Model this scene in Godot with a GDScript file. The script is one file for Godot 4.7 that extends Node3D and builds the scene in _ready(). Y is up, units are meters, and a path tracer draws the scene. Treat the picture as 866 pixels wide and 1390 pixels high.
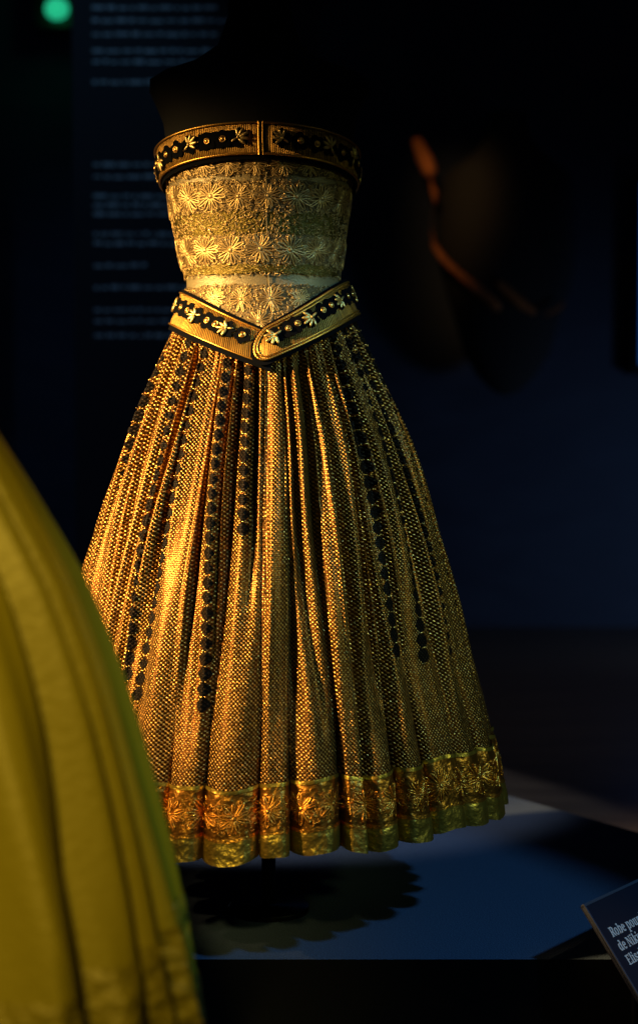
extends Node3D

# ---------------------------------------------------------------- helpers
const DX := -0.081            # the golden costume's axis
var rng := RandomNumberGenerator.new()
var M := {}
var used_names := {}

class MB:
	var v := PackedVector3Array()
	var n := PackedVector3Array()
	var uv := PackedVector2Array()
	var ix := PackedInt32Array()
	func add(p: Vector3, nn: Vector3, u: Vector2 = Vector2.ZERO) -> int:
		v.append(p); n.append(nn); uv.append(u)
		return v.size() - 1
	func tri(a: int, b: int, c: int) -> void:
		# wind clockwise as seen from the normal's side
		var f := (v[b] - v[a]).cross(v[c] - v[a])
		if f.dot(n[a] + n[b] + n[c]) > 0.0:
			ix.append(a); ix.append(c); ix.append(b)
		else:
			ix.append(a); ix.append(b); ix.append(c)
	func quad(a: int, b: int, c: int, d: int) -> void:
		tri(a, b, c); tri(a, c, d)
	func flat_quad(a: Vector3, b: Vector3, c: Vector3, d: Vector3, nn: Vector3) -> void:
		var i := add(a, nn, Vector2(0, 1)); add(b, nn, Vector2(1, 1)); add(c, nn, Vector2(1, 0)); add(d, nn, Vector2(0, 0))
		quad(i, i + 1, i + 2, i + 3)
	func box(lo: Vector3, hi: Vector3) -> void:
		var c := func(i: int) -> Vector3: return Vector3(hi.x if i & 1 else lo.x, hi.y if i & 2 else lo.y, hi.z if i & 4 else lo.z)
		flat_quad(c.call(0), c.call(2), c.call(6), c.call(4), Vector3.LEFT)
		flat_quad(c.call(1), c.call(3), c.call(7), c.call(5), Vector3.RIGHT)
		flat_quad(c.call(0), c.call(1), c.call(5), c.call(4), Vector3.DOWN)
		flat_quad(c.call(2), c.call(3), c.call(7), c.call(6), Vector3.UP)
		flat_quad(c.call(0), c.call(1), c.call(3), c.call(2), Vector3.FORWARD)
		flat_quad(c.call(4), c.call(5), c.call(7), c.call(6), Vector3.BACK)
	# a grid of points f(i, j) -> [position, normal, uv]
	func grid(nu: int, nv: int, f: Callable) -> void:
		var o := v.size()
		for j in nv + 1:
			for i in nu + 1:
				var r: Array = f.call(i, j)
				add(r[0], r[1], r[2])
		for j in nv:
			for i in nu:
				var a := o + j * (nu + 1) + i
				quad(a, a + 1, a + nu + 2, a + nu + 1)
	# a round tube along points
	func tube(pts: PackedVector3Array, r: float, sides: int = 6, closed: bool = false, twist: float = 0.0, lobes: int = 0) -> void:
		var m := pts.size()
		var o := v.size()
		var up := Vector3(0.13, 0.98, 0.21)
		var run := 0.0
		for i in m:
			var a: Vector3 = pts[(i - 1 + m) % m] if closed or i > 0 else pts[i]
			var b: Vector3 = pts[(i + 1) % m] if closed or i < m - 1 else pts[i]
			var d := (b - a).normalized()
			if i > 0:
				run += pts[i].distance_to(pts[i - 1])
			var s := d.cross(up)
			if s.length() < 0.2:
				s = d.cross(Vector3(0.9, 0.1, 0.4))
			s = s.normalized()
			var w := s.cross(d)
			for k in sides:
				var ph := TAU * k / sides
				var rr := r
				if lobes > 0:
					rr = r * (0.84 + 0.22 * cos(lobes * ph + twist * run))
				var nn := s * cos(ph) + w * sin(ph)
				add(pts[i] + nn * rr, nn, Vector2(run * 60.0, float(k) / sides))
		for i in (m if closed else m - 1):
			for k in sides:
				var i2 := (i + 1) % m
				quad(o + i * sides + k, o + i * sides + (k + 1) % sides, o + i2 * sides + (k + 1) % sides, o + i2 * sides + k)
	# an ellipsoid (or the part of it with z over zmin), in the frame t
	func blob(t: Transform3D, r: Vector3, nu: int = 8, nv: int = 5) -> void:
		grid(nu, nv, func(i: int, j: int) -> Array:
			var a := TAU * i / nu
			var b := PI * j / nv
			var q := Vector3(sin(b) * cos(a), sin(b) * sin(a), cos(b))
			return [t * (q * r), (t.basis * (q / r)).normalized(), Vector2(float(i) / nu, float(j) / nv)])
	func smooth_normals() -> void:
		for i in n.size():
			n[i] = Vector3.ZERO
		for k in range(0, ix.size(), 3):
			var f := (v[ix[k + 2]] - v[ix[k]]).cross(v[ix[k + 1]] - v[ix[k]])
			for q in 3:
				n[ix[k + q]] += f
		for i in n.size():
			n[i] = n[i].normalized()
	func mesh() -> ArrayMesh:
		var a := []
		a.resize(Mesh.ARRAY_MAX)
		a[Mesh.ARRAY_VERTEX] = v; a[Mesh.ARRAY_NORMAL] = n; a[Mesh.ARRAY_TEX_UV] = uv; a[Mesh.ARRAY_INDEX] = ix
		# tangents for the normal maps
		var tg := PackedFloat32Array()
		tg.resize(v.size() * 4)
		for i in v.size():
			var t := Vector3.UP.cross(n[i])
			t = Vector3.RIGHT if t.length() < 0.01 else t.normalized()
			tg[i * 4] = t.x; tg[i * 4 + 1] = t.y; tg[i * 4 + 2] = t.z; tg[i * 4 + 3] = 1.0
		a[Mesh.ARRAY_TANGENT] = tg
		var m := ArrayMesh.new()
		m.add_surface_from_arrays(Mesh.PRIMITIVE_TRIANGLES, a)
		return m

func put(called: String, mesh: Mesh, mat: Material, parent: Node = self) -> MeshInstance3D:
	var o := MeshInstance3D.new()
	var key := "%d/%s" % [parent.get_instance_id(), called]
	var k: int = used_names.get(key, 0)
	used_names[key] = k + 1
	o.name = called if k == 0 else "%s_%03d" % [called, k]
	o.mesh = mesh
	o.material_override = mat
	parent.add_child(o, true)
	return o

func thing(called: String, label: String, category: String, at: Vector3 = Vector3.ZERO, group: String = "") -> Node3D:
	var o := Node3D.new()
	var k: int = used_names.get(called, 0)
	used_names[called] = k + 1
	o.name = called if k == 0 else "%s_%03d" % [called, k]
	add_child(o, true)
	o.position = at
	o.set_meta("label", label)
	o.set_meta("category", category)
	if group:
		o.set_meta("group", group)
	return o

func struct(called: String, mesh: Mesh, mat: Material, label: String) -> MeshInstance3D:
	var o := put(called, mesh, mat)
	o.set_meta("kind", "structure")
	o.set_meta("label", label)
	return o

# ---------------------------------------------------------------- computed textures
# heights: size*size floats, wrapping. Gives a normal map.
func normal_of(h: PackedFloat32Array, size: int, strength: float, tilt: PackedVector2Array = PackedVector2Array()) -> ImageTexture:
	var b := PackedByteArray()
	b.resize(size * size * 3)
	for y in size:
		var yu := ((y + 1) % size) * size
		var yd := ((y - 1 + size) % size) * size
		for x in size:
			var i := y * size + x
			var dx := (h[y * size + (x + 1) % size] - h[y * size + (x - 1 + size) % size]) * strength
			var dy := (h[yu + x] - h[yd + x]) * strength
			if tilt.size() > 0:
				dx += tilt[i].x; dy += tilt[i].y
			var q := Vector3(-dx, dy, 1.0).normalized()
			b[i * 3] = int((q.x * 0.5 + 0.5) * 255.0); b[i * 3 + 1] = int((q.y * 0.5 + 0.5) * 255.0); b[i * 3 + 2] = int((q.z * 0.5 + 0.5) * 255.0)
	var im := Image.create_from_data(size, size, false, Image.FORMAT_RGB8, b)
	return ImageTexture.create_from_image(im)

func color_of(h: PackedFloat32Array, size: int, lo: Color, hi: Color, vary: PackedFloat32Array = PackedFloat32Array()) -> ImageTexture:
	var b := PackedByteArray()
	b.resize(size * size * 3)
	for i in size * size:
		var c := lo.lerp(hi, clampf(h[i], 0.0, 1.0))
		if vary.size() > 0:
			c = Color(c.r * vary[i], c.g * vary[i], c.b * vary[i])
		b[i * 3] = int(clampf(c.r, 0, 1) * 255.0); b[i * 3 + 1] = int(clampf(c.g, 0, 1) * 255.0); b[i * 3 + 2] = int(clampf(c.b, 0, 1) * 255.0)
	return ImageTexture.create_from_image(Image.create_from_data(size, size, false, Image.FORMAT_RGB8, b))

# metal net: knots on a diagonal lattice, joined by thin threads, gaps between
func net_maps(cells: int, size: int) -> Array:
	var h := PackedFloat32Array(); h.resize(size * size)
	var vary := PackedFloat32Array(); vary.resize(size * size)
	var tilt := PackedVector2Array(); tilt.resize(size * size)
	var tone := PackedFloat32Array(); var lean := PackedVector2Array()
	for k in cells * cells * 2:
		tone.append(rng.randf_range(0.80, 1.05))
		lean.append(Vector2(rng.randfn(0.0, 0.19), rng.randfn(0.0, 0.19)))
	var step := float(cells) / size
	var cloud := noise_map(size, 0.016, 3, 404)
	var jit := PackedVector2Array()
	for k in cells * cells * 2:
		jit.append(Vector2(rng.randf_range(-0.045, 0.045), rng.randf_range(-0.045, 0.045)))
	for y in size:
		for x in size:
			var p := Vector2(x * step, y * step)
			var best := 9.0
			var who := 0
			# two interleaved square lattices
			for o in 2:
				var q := p - Vector2(0.5, 0.5) * o
				var c := Vector2(roundf(q.x), roundf(q.y))
				var d := q - c + jit[o * cells * cells + posmod(int(c.y), cells) * cells + posmod(int(c.x), cells)]
				# knots lean along the diagonal
				var e := Vector2(d.x * 0.8 - d.y * 0.6, d.x * 0.6 + d.y * 0.8)
				var r := Vector2(e.x / 0.22, e.y / 0.34).length()
				if r < best:
					best = r
					who = o * cells * cells + posmod(int(c.y), cells) * cells + posmod(int(c.x), cells)
			var i := y * size + x
			var knot := sqrt(maxf(0.0, 1.0 - best * best)) if best < 1.0 else 0.0
			var g := Vector2(p.x + p.y, p.x - p.y)
			var t1 := absf(g.x - roundf(g.x))
			var t2 := absf(g.y - roundf(g.y))
			var thread := maxf(0.0, 1.0 - minf(t1, t2) / 0.13) * 0.45
			h[i] = maxf(knot, thread)
			vary[i] = (tone[who] if knot > 0.0 else 0.92) * lerpf(0.82, 1.08, cloud[i])
			tilt[i] = lean[who] * smoothstep(0.0, 0.5, knot)
	return [h, vary, tilt]

func ribs_maps(ribs: int, size: int, slant: float) -> PackedFloat32Array:
	var h := PackedFloat32Array(); h.resize(size * size)
	var amp := PackedFloat32Array()
	for k in ribs:
		amp.append(rng.randf_range(0.7, 1.0))
	for y in size:
		for x in size:
			var u := float(x) / size * ribs + slant * float(y) / size
			var k := posmod(int(floor(u)), ribs)
			h[y * size + x] = sqrt(maxf(0.0, sin(PI * (u - floor(u))))) * amp[k]
	return h

func noise_map(size: int, freq: float, octaves: int, seed_: int, ridged: bool = false) -> PackedFloat32Array:
	var f := FastNoiseLite.new()
	f.seed = seed_
	f.noise_type = FastNoiseLite.TYPE_SIMPLEX_SMOOTH
	f.frequency = freq
	f.fractal_octaves = octaves
	if ridged:
		f.fractal_type = FastNoiseLite.FRACTAL_RIDGED
	var im := f.get_seamless_image(size, size)
	im.convert(Image.FORMAT_L8)
	var d := im.get_data()
	var h := PackedFloat32Array(); h.resize(size * size)
	for i in size * size:
		h[i] = d[i] / 255.0
	return h

func mat(c: Color, rough: float, metal: float = 0.0) -> StandardMaterial3D:
	var m := StandardMaterial3D.new()
	m.albedo_color = c
	m.roughness = rough
	m.metallic = metal
	m.cull_mode = BaseMaterial3D.CULL_DISABLED
	return m

func with_normal(m: StandardMaterial3D, t: Texture2D, s: float) -> StandardMaterial3D:
	m.normal_enabled = true
	m.normal_texture = t
	m.normal_scale = s
	return m

func make_materials() -> void:
	var net := net_maps(16, 512)
	var net_n := normal_of(net[0], 512, 3.2, net[2])
	var net_c := color_of(net[0], 512, Color(0.36, 0.205, 0.055), Color(0.97, 0.76, 0.42), net[1])
	var nm := mat(Color.WHITE, 1.0, 0.9)
	nm.albedo_texture = net_c
	nm.roughness_texture = color_of(net[0], 512, Color(0.33, 0.33, 0.33), Color(0.36, 0.36, 0.36))
	nm.roughness_texture_channel = BaseMaterial3D.TEXTURE_CHANNEL_RED
	M.net = with_normal(nm, net_n, 1.0)
	var dk := mat(Color.WHITE, 0.5, 0.3)
	dk.albedo_texture = color_of(net[0], 512, Color(0.03, 0.022, 0.025), Color(0.19, 0.14, 0.10), net[1])
	dk.metallic_specular = 0.2
	M.dark_net = with_normal(dk, net_n, 1.0)

	var fine := noise_map(512, 0.06, 4, 5)
	var ridge := noise_map(512, 0.045, 3, 9, true)
	var crush := noise_map(512, 0.012, 4, 21)
	var ridge_n := normal_of(ridge, 512, 3.0)
	var fine_n := normal_of(fine, 512, 2.6)
	var crush_n := normal_of(crush, 512, 9.0)
	var ribs := ribs_maps(16, 256, 0.0)
	var ribs_n := normal_of(ribs, 256, 4.5)

	M.satin = with_normal(mat(Color(0.58, 0.52, 0.38), 0.45, 0.4), fine_n, 0.5)
	M.lace = with_normal(mat(Color(0.47, 0.39, 0.25), 0.48, 0.55), ridge_n, 1.0)
	M.lurex = with_normal(mat(Color(0.42, 0.36, 0.16), 0.34, 0.9), ridge_n, 0.9)
	M.lurex_thread = with_normal(mat(Color(0.70, 0.59, 0.38), 0.40, 0.78), fine_n, 0.5)
	M.thread = with_normal(mat(Color(0.82, 0.69, 0.45), 0.38, 0.78), fine_n, 0.5)
	M.pale_thread = with_normal(mat(Color(0.90, 0.78, 0.50), 0.34, 0.9), fine_n, 0.5)
	var st := mat(Color.WHITE, 0.38, 0.9)
	st.albedo_texture = color_of(ribs, 256, Color(0.07, 0.045, 0.02), Color(0.74, 0.55, 0.25))
	M.stitch = with_normal(st, ribs_n, 1.0)
	M.rope = mat(Color(0.90, 0.68, 0.32), 0.34, 0.95)
	M.bead = mat(Color(0.93, 0.74, 0.42), 0.28, 0.95)
	var vel := mat(Color(0.035, 0.04, 0.06), 0.9)
	vel.metallic_specular = 0.15
	M.velvet = with_normal(vel, fine_n, 0.3)
	M.brocade = with_normal(mat(Color(0.62, 0.42, 0.16), 0.36, 0.92), crush_n, 0.4)
	M.brocade_thread = with_normal(mat(Color(0.94, 0.66, 0.27), 0.30, 0.96), fine_n, 0.4)
	M.ribbon = with_normal(mat(Color(0.72, 0.60, 0.25), 0.36, 0.88), crush_n, 0.35)

	var yl := mat(Color(0.62, 0.54, 0.03), 0.5, 0.2)
	yl.rim_enabled = true; yl.rim = 0.3; yl.rim_tint = 0.8
	M.yellow = with_normal(yl, fine_n, 0.15)
	M.yellow_lace = with_normal(mat(Color(0.58, 0.50, 0.04), 0.55, 0.2), crush_n, 1.2)
	M.brown_lace = with_normal(mat(Color(0.36, 0.28, 0.06), 0.7, 0.2), crush_n, 1.0)

	M.mannequin = with_normal(mat(Color(0.022, 0.022, 0.028), 0.9), fine_n, 0.2)
	M.black_metal = mat(Color(0.03, 0.03, 0.035), 0.4, 0.6)
	var carpet := noise_map(512, 0.11, 3, 31)
	var cm := mat(Color.WHITE, 0.95)
	cm.albedo_texture = color_of(carpet, 512, Color(0.17, 0.23, 0.34), Color(0.34, 0.42, 0.55))
	cm.uv1_triplanar = true; cm.uv1_world_triplanar = true; cm.uv1_scale = Vector3(5.3, 5.3, 5.3)
	cm.normal_enabled = true; cm.normal_texture = normal_of(carpet, 512, 4.0); cm.normal_scale = 0.35
	M.carpet = cm
	var wood := PackedFloat32Array(); wood.resize(512 * 512)
	var wn := noise_map(512, 0.02, 4, 77)
	for y in 512:
		for x in 512:
			wood[y * 512 + x] = clampf(0.5 + 0.9 * (wn[((y * 5) % 512) * 512 + x / 4] - 0.5), 0, 1)
	var wm := mat(Color.WHITE, 0.35)
	wm.albedo_texture = color_of(wood, 512, Color(0.20, 0.17, 0.15), Color(0.36, 0.32, 0.28))
	wm.uv1_triplanar = true; wm.uv1_world_triplanar = true; wm.uv1_scale = Vector3(0.7, 0.7, 0.7)
	M.wood = wm
	M.wall = with_normal(mat(Color(0.17, 0.22, 0.32), 0.9), fine_n, 0.2)
	M.panel = mat(Color(0.06, 0.08, 0.13), 0.7)
	M.print = mat(Color(0.75, 0.82, 0.85), 0.8)
	M.plaque = mat(Color(0.10, 0.10, 0.17), 0.5)
	M.plaque_edge = mat(Color(0.30, 0.31, 0.36), 0.4)
	M.plaque_text = mat(Color(0.85, 0.87, 0.88), 0.7)
	M.copper = with_normal(mat(Color(0.72, 0.46, 0.28), 0.5, 0.7), ridge_n, 0.8)
	M.dark_cloth = with_normal(mat(Color(0.09, 0.10, 0.13), 0.9), fine_n, 0.3)

func glow(c: Color, e: float) -> StandardMaterial3D:
	var m := mat(Color(0.02, 0.02, 0.02), 0.6)
	m.emission_enabled = true
	m.emission = c
	m.emission_energy_multiplier = e
	return m

# ---------------------------------------------------------------- the golden costume's shape
# height, axis x (from DX), half width, depth/width
const PROF := [
	[1.34, -0.014, 0.156, 0.74], [1.2548, -0.0147, 0.1505, 0.76], [1.1978, -0.0149, 0.1475, 0.78], [1.1577, -0.0126, 0.1430, 0.80], [1.1005, -0.0116, 0.1365, 0.80],
	[1.0430, -0.0094, 0.1262, 0.82], [1.0027, -0.0072, 0.1195, 0.82], [0.9715, -0.0045, 0.1260, 0.79], [0.9392, -0.0027, 0.1420, 0.76], [0.8929, -0.0020, 0.1660, 0.76],
	[0.8233, -0.0006, 0.1993, 0.79], [0.7534, 0.0005, 0.2288, 0.82], [0.6833, 0.0003, 0.2537, 0.85], [0.5895, 0.0002, 0.2835, 0.87], [0.5189, 0.0, 0.3028, 0.89],
	[0.4243, -0.0002, 0.3246, 0.91], [0.2818, -0.0004, 0.3600, 0.93], [0.1862, -0.0006, 0.3775, 0.94], [0.10, -0.0006, 0.392, 0.95]]
var tab := PackedVector3Array()
const TAB_LO := 0.10
const TAB_HI := 1.34
const TAB_N := 400

func make_table() -> void:
	tab.resize(TAB_N + 1)
	for k in TAB_N + 1:
		var y := lerpf(TAB_LO, TAB_HI, float(k) / TAB_N)
		var i := 0
		while i < PROF.size() - 2 and y < PROF[i + 1][0]:
			i += 1
		var p0: Array = PROF[maxi(i - 1, 0)]; var p1: Array = PROF[i]; var p2: Array = PROF[i + 1]; var p3: Array = PROF[mini(i + 2, PROF.size() - 1)]
		var w: float = (y - p1[0]) / (p2[0] - p1[0])
		var r := [0.0, 0.0, 0.0]
		for c in 3:
			r[c] = cubic_interpolate_in_time(p1[c + 1], p2[c + 1], p0[c + 1], p3[c + 1], w, p2[0] - p1[0], p0[0] - p1[0] if p0 != p1 else 0.01, p3[0] - p1[0] if p3 != p2 else (p2[0] - p1[0]) * 2.0)
		tab[k] = Vector3(r[0], r[1], r[1] * r[2])

func prof(y: float) -> Vector3:
	var q := clampf((y - TAB_LO) / (TAB_HI - TAB_LO), 0.0, 0.9999) * TAB_N
	var i := int(q)
	return tab[i].lerp(tab[i + 1], q - i)

func body(th: float, y: float, off: float) -> Vector3:
	var p := prof(y)
	return Vector3(p.x + (p.y + off) * sin(th), y, (p.z + off) * cos(th))

func body_n(th: float, y: float) -> Vector3:
	var e := 0.004
	var a := body(th + 0.02, y, 0) - body(th - 0.02, y, 0)
	var b := body(th, y + e, 0) - body(th, y - e, 0)
	var q := a.cross(b).normalized()
	return q

# a frame on the body: x along the ring (tilted by slope), y across, z out
func frame(th: float, y: float, off: float, slope: float = 0.0, turn: float = 0.0) -> Transform3D:
	var q := body_n(th, y)
	var a := body(th + 0.02, y + slope * 0.02, 0) - body(th - 0.02, y - slope * 0.02, 0)
	a = (a - q * a.dot(q)).normalized()
	var b := q.cross(a)
	return Transform3D(Basis(a, b, q), body(th, y, 0) + q * off) * Transform3D(Basis(Vector3.BACK, turn), Vector3.ZERO)

func belt_left(th: float) -> float:
	return 0.898 + 0.0665 * (-sin(th) if th > -PI / 2 else 1.0)

func belt_right(th: float) -> float:
	return 0.901 + 0.079 * (sin(th) if th < PI / 2 else 1.0)

func neck(th: float) -> float:
	return 1.2085 - 0.030 * (1.0 - cos(th))

# folds of the skirt: edges in degrees and depths at the hem
var fold_edge: Array[float] = []
var fold_deep: Array[float] = []
var fold_sub: Array[int] = []

func make_folds() -> void:
	var front := [-80.0, -66.0, -54.0, -41.0, -33.0, -22.0, -13.5, -0.4, 6.8, 18.9, 24.0, 33.2, 42.8, 54.4, 67.0, 80.0]
	var deep := [0.026, 0.020, 0.030, 0.016, 0.022, 0.012, 0.030, 0.016, 0.040, 0.004, 0.036, 0.024, 0.018, 0.026, 0.022]
	for k in front.size():
		fold_edge.append(deg_to_rad(front[k]))
		if k < deep.size():
			fold_deep.append(deep[k])
	var a: float = front[front.size() - 1]
	while a < 280.0 - 9.0:
		fold_deep.append(rng.randf_range(0.014, 0.032))
		a += rng.randf_range(9.0, 14.0)
		fold_edge.append(deg_to_rad(minf(a, 280.0)))
	fold_edge[fold_edge.size() - 1] = deg_to_rad(280.0)
	for k in fold_deep.size():
		fold_sub.append(maxi(1, int(round(rad_to_deg(fold_edge[k + 1] - fold_edge[k]) / 8.0))))

func hem_y(th: float) -> float:
	return 0.180 + 0.008 * sin(th * 2.3 - 0.2) * cos(th * 0.5) + 0.004 * sin(th * 9.0) + 0.0025 * sin(th * 23.0 + 1.0)

func fold_of(th: float) -> int:
	for k in fold_deep.size():
		if th < fold_edge[k + 1]:
			return k
	return fold_deep.size() - 1

func deep_of(k: int, t: float) -> float:
	var drift := 0.75 + 0.45 * sin(4.3 * t + k * 2.1)
	return fold_deep[k] * (0.14 * smoothstep(0.0, 0.10, t) + 0.34 * t * drift + 1.2 * pow(t, 3.2))

func skirt_at(th: float, t: float, off: float, k: int) -> Vector3:
	var e0 := fold_edge[k]
	var u := clampf((th - e0) / (fold_edge[k + 1] - e0), 0.0, 1.0)
	var q := absf(2.0 * u - 1.0)
	var flute := pow(maxf(0.0, 1.0 - pow(q, 2.8)), 0.55)
	var soft := cos(PI * 0.5 * q); soft *= soft
	var lobe := lerpf(soft, flute, smoothstep(0.45, 0.97, t))
	var kn := posmod(k + (1 if u > 0.5 else -1), fold_deep.size())
	var deep := lerpf(deep_of(k, t), 0.5 * (deep_of(k, t) + deep_of(kn, t)), pow(q, 5.0))
	var ph := 1.6 * sin(3.6 * t + k * 1.7) * u * (1.0 - u) * 4.0
	var sub := absf(sin(PI * u * fold_sub[k] + ph))
	sub = sub * sub
	var edge := minf(1.0, 8.0 * u * (1.0 - u))
	var bell := smoothstep(0.0, 0.10, t) * (1.0 - smoothstep(0.50, 0.97, t))
	var ripple := sin(th * 61.0 + 1.3 * sin(th * 7.0)) * 0.5 + sin(th * 97.0 + 2.0) * 0.5
	var d := deep * (1.0 - lobe) + 0.0145 * bell * (1.0 - sub) * edge * (0.75 + 0.5 * sin(k * 2.4 + 3.0 * t)) + 0.0022 * ripple * (1.0 - smoothstep(0.05, 0.6, t)) - off
	d += 0.0016 * sin(th * 41.0 + 6.0 * t) * t + 0.0035 * sin(th * 17.0 + 9.0 * t) * t * (1.0 - t) * 4.0
	var ang := th + (1.0 - t) * 0.022 * sin(3.0 * th + 1.0) + 0.035 * t * (1.0 - t) * sin(9.0 * th + 4.0 * t) + 0.05 * t * (1.0 - t) * (1.0 - t) * sin(5.0 * th - 7.0 * t)
	var top := belt_left(wrapf(th, -PI, PI)) if sin(th) < 0.0 else belt_right(wrapf(th, -PI, PI))
	var y := lerpf(top, hem_y(th), t)
	var p := prof(y)
	return Vector3(p.x + (p.y - d) * sin(ang), y, (p.z - d) * cos(ang))

func skirt_n(th: float, t: float, k: int) -> Vector3:
	var e := 0.0025
	# one-sided at the fold's own edges
	var lo := maxf(th - e, fold_edge[k]); var hi := minf(th + e, fold_edge[k + 1])
	var a := skirt_at(hi, t, 0, k) - skirt_at(lo, t, 0, k)
	var b := skirt_at(th, maxf(t - 0.006, 0.0), 0, k) - skirt_at(th, minf(t + 0.006, 1.0), 0, k)
	return a.cross(b).normalized()

# a band of the skirt from t0 to t1 over the whole round, as one cloth
func skirt_band(t0: float, t1: float, off: float, rows: int, uvs: float) -> ArrayMesh:
	var m := MB.new()
	var cols := 0
	var list := []
	for k in fold_deep.size():
		var nn := 20 if fold_edge[k] < deg_to_rad(100) else 8
		for i in nn:
			list.append([k, lerpf(fold_edge[k], fold_edge[k + 1], 0.5 - 0.5 * cos(PI * i / nn))])
	list.append([fold_deep.size() - 1, fold_edge[fold_edge.size() - 1]])
	cols = list.size() - 1
	var run := 0.0
	var runs := PackedFloat32Array()
	for i in list.size():
		if i > 0:
			run += skirt_at(list[i][1], t1, off, list[i][0]).distance_to(skirt_at(list[i - 1][1], t1, off, list[i - 1][0]))
		runs.append(run)
	m.grid(cols, rows, func(i: int, j: int) -> Array:
		var t := lerpf(t0, t1, float(j) / rows)
		var k: int = list[i][0]
		var th: float = list[i][1]
		var bulge := off + 0.0012 * sin(PI * j / rows)
		return [skirt_at(th, t, bulge, k), skirt_n(th, t, k), Vector2(runs[i] * uvs, (t1 - t) * 0.8 * uvs)])
	return m.mesh()

# ---------------------------------------------------------------- embroidery pieces, flat in x/y with z out
func loop_tube(m: MB, c: Vector2, ang: float, len_: float, wid: float, r: float, h: float, seg: int = 12) -> void:
	var pts := PackedVector3Array()
	var d := Vector2(cos(ang), sin(ang)); var s := Vector2(-d.y, d.x)
	for i in seg:
		var a := TAU * i / seg
		var x := 0.5 - 0.5 * cos(a)
		var w := sin(a) * (0.55 + 0.45 * x)
		var q := c + d * (x * len_) + s * (w * wid)
		pts.append(Vector3(q.x, q.y, h + r * 0.6 * sin(PI * x)))
	m.tube(pts, r, 5, true)

func curl_tube(m: MB, c: Vector2, ang: float, r0: float, sweep: float, r: float, h: float) -> void:
	var pts := PackedVector3Array()
	for i in 7:
		var a := ang + sweep * i / 6.0
		pts.append(Vector3(c.x + cos(a) * r0 * (1.0 - 0.09 * i), c.y + sin(a) * r0 * (1.0 - 0.09 * i), h))
	m.tube(pts, r, 4)

func rosette(size: float, petals: int, fan: bool, bend: float) -> MB:
	var m := MB.new()
	var a0 := rng.randf() * 0.5
	for k in petals:
		var a := (PI * (0.02 + 0.96 * k / (petals - 1)) if fan else a0 + TAU * k / petals) + rng.randf_range(-0.08, 0.08)
		var l := size * rng.randf_range(0.36, 0.47)
		var c := Vector2(cos(a), sin(a)) * size * 0.07 + (Vector2(0, -size * 0.25) if fan else Vector2.ZERO)
		loop_tube(m, c, a, l * (1.5 if fan else 1.0), size * rng.randf_range(0.045, 0.07), size * 0.021, 0.0012)
		if k % 2 == 0:
			var b := a + PI / petals
			curl_tube(m, c + Vector2(cos(b), sin(b)) * l * 0.9, b + 1.0, size * 0.06, rng.randf_range(2.5, 4.5), size * 0.016, 0.0012)
	var cc := Vector3(0, -size * 0.25 if fan else 0.0, 0.0012)
	m.blob(Transform3D(Basis.IDENTITY, cc), Vector3(size * 0.07, size * 0.07, size * 0.045), 8, 4)
	for k in 6:
		var q := Vector3(cos(k * 1.05), sin(k * 1.05), 0) * size * 0.11
		m.blob(Transform3D(Basis.IDENTITY, cc + q), Vector3.ONE * size * 0.028, 5, 3)
	if bend > 0.0:
		for i in m.v.size():
			m.v[i].z -= m.v[i].x * m.v[i].x / (2.0 * bend)
	return m

func leaf_mesh() -> ArrayMesh:
	var m := MB.new()
	for a in [-1.15, -0.55, 0.0, 0.55, 1.15]:
		var l: float = 0.0075 - 0.0013 * absf(a)
		var b := Basis(Vector3.BACK, a)
		m.blob(Transform3D(b, Vector3(0.0002, 0, 0.0012) + b * Vector3(l * 0.95, 0, 0.0)), Vector3(l * 0.85, 0.0019, 0.0016), 7, 6)
	m.blob(Transform3D(Basis.IDENTITY, Vector3(-0.0035, 0, 0.001)), Vector3(0.0045, 0.0014, 0.0014), 6, 5)
	m.blob(Transform3D(Basis.IDENTITY, Vector3(0.001, 0, 0.0022)), Vector3(0.0018, 0.0018, 0.0014), 6, 4)
	return m.mesh()

func bead_mesh() -> ArrayMesh:
	var m := MB.new()
	m.blob(Transform3D(Basis.IDENTITY, Vector3(0, 0, 0.0012)), Vector3(0.0034, 0.0034, 0.0022), 10, 6)
	var pts := PackedVector3Array()
	for i in 12:
		pts.append(Vector3(cos(TAU * i / 12), sin(TAU * i / 12), 0) * 0.0044 + Vector3(0, 0, 0.0012))
	m.tube(pts, 0.0010, 5, true)
	return m.mesh()

func scallop_mesh(r: float, lobes: int, deep: float, squash: float) -> ArrayMesh:
	var m := MB.new()
	var nn := 40
	m.grid(nn, 3, func(i: int, j: int) -> Array:
		var a := TAU * i / nn
		var rr: float = r * (1.0 - deep + deep * absf(cos(a * lobes * 0.5)) * 1.5) * [0.0, 0.7, 0.97, 1.0][j]
		var z: float = [0.0012, 0.0012, 0.0009, -0.0006][j]
		return [Vector3(cos(a) * rr, sin(a) * rr * squash, z), Vector3(cos(a) * 0.05, sin(a) * 0.05, 1).normalized(), Vector2(cos(a), sin(a)) * rr * 30.0])
	return m.mesh()

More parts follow.
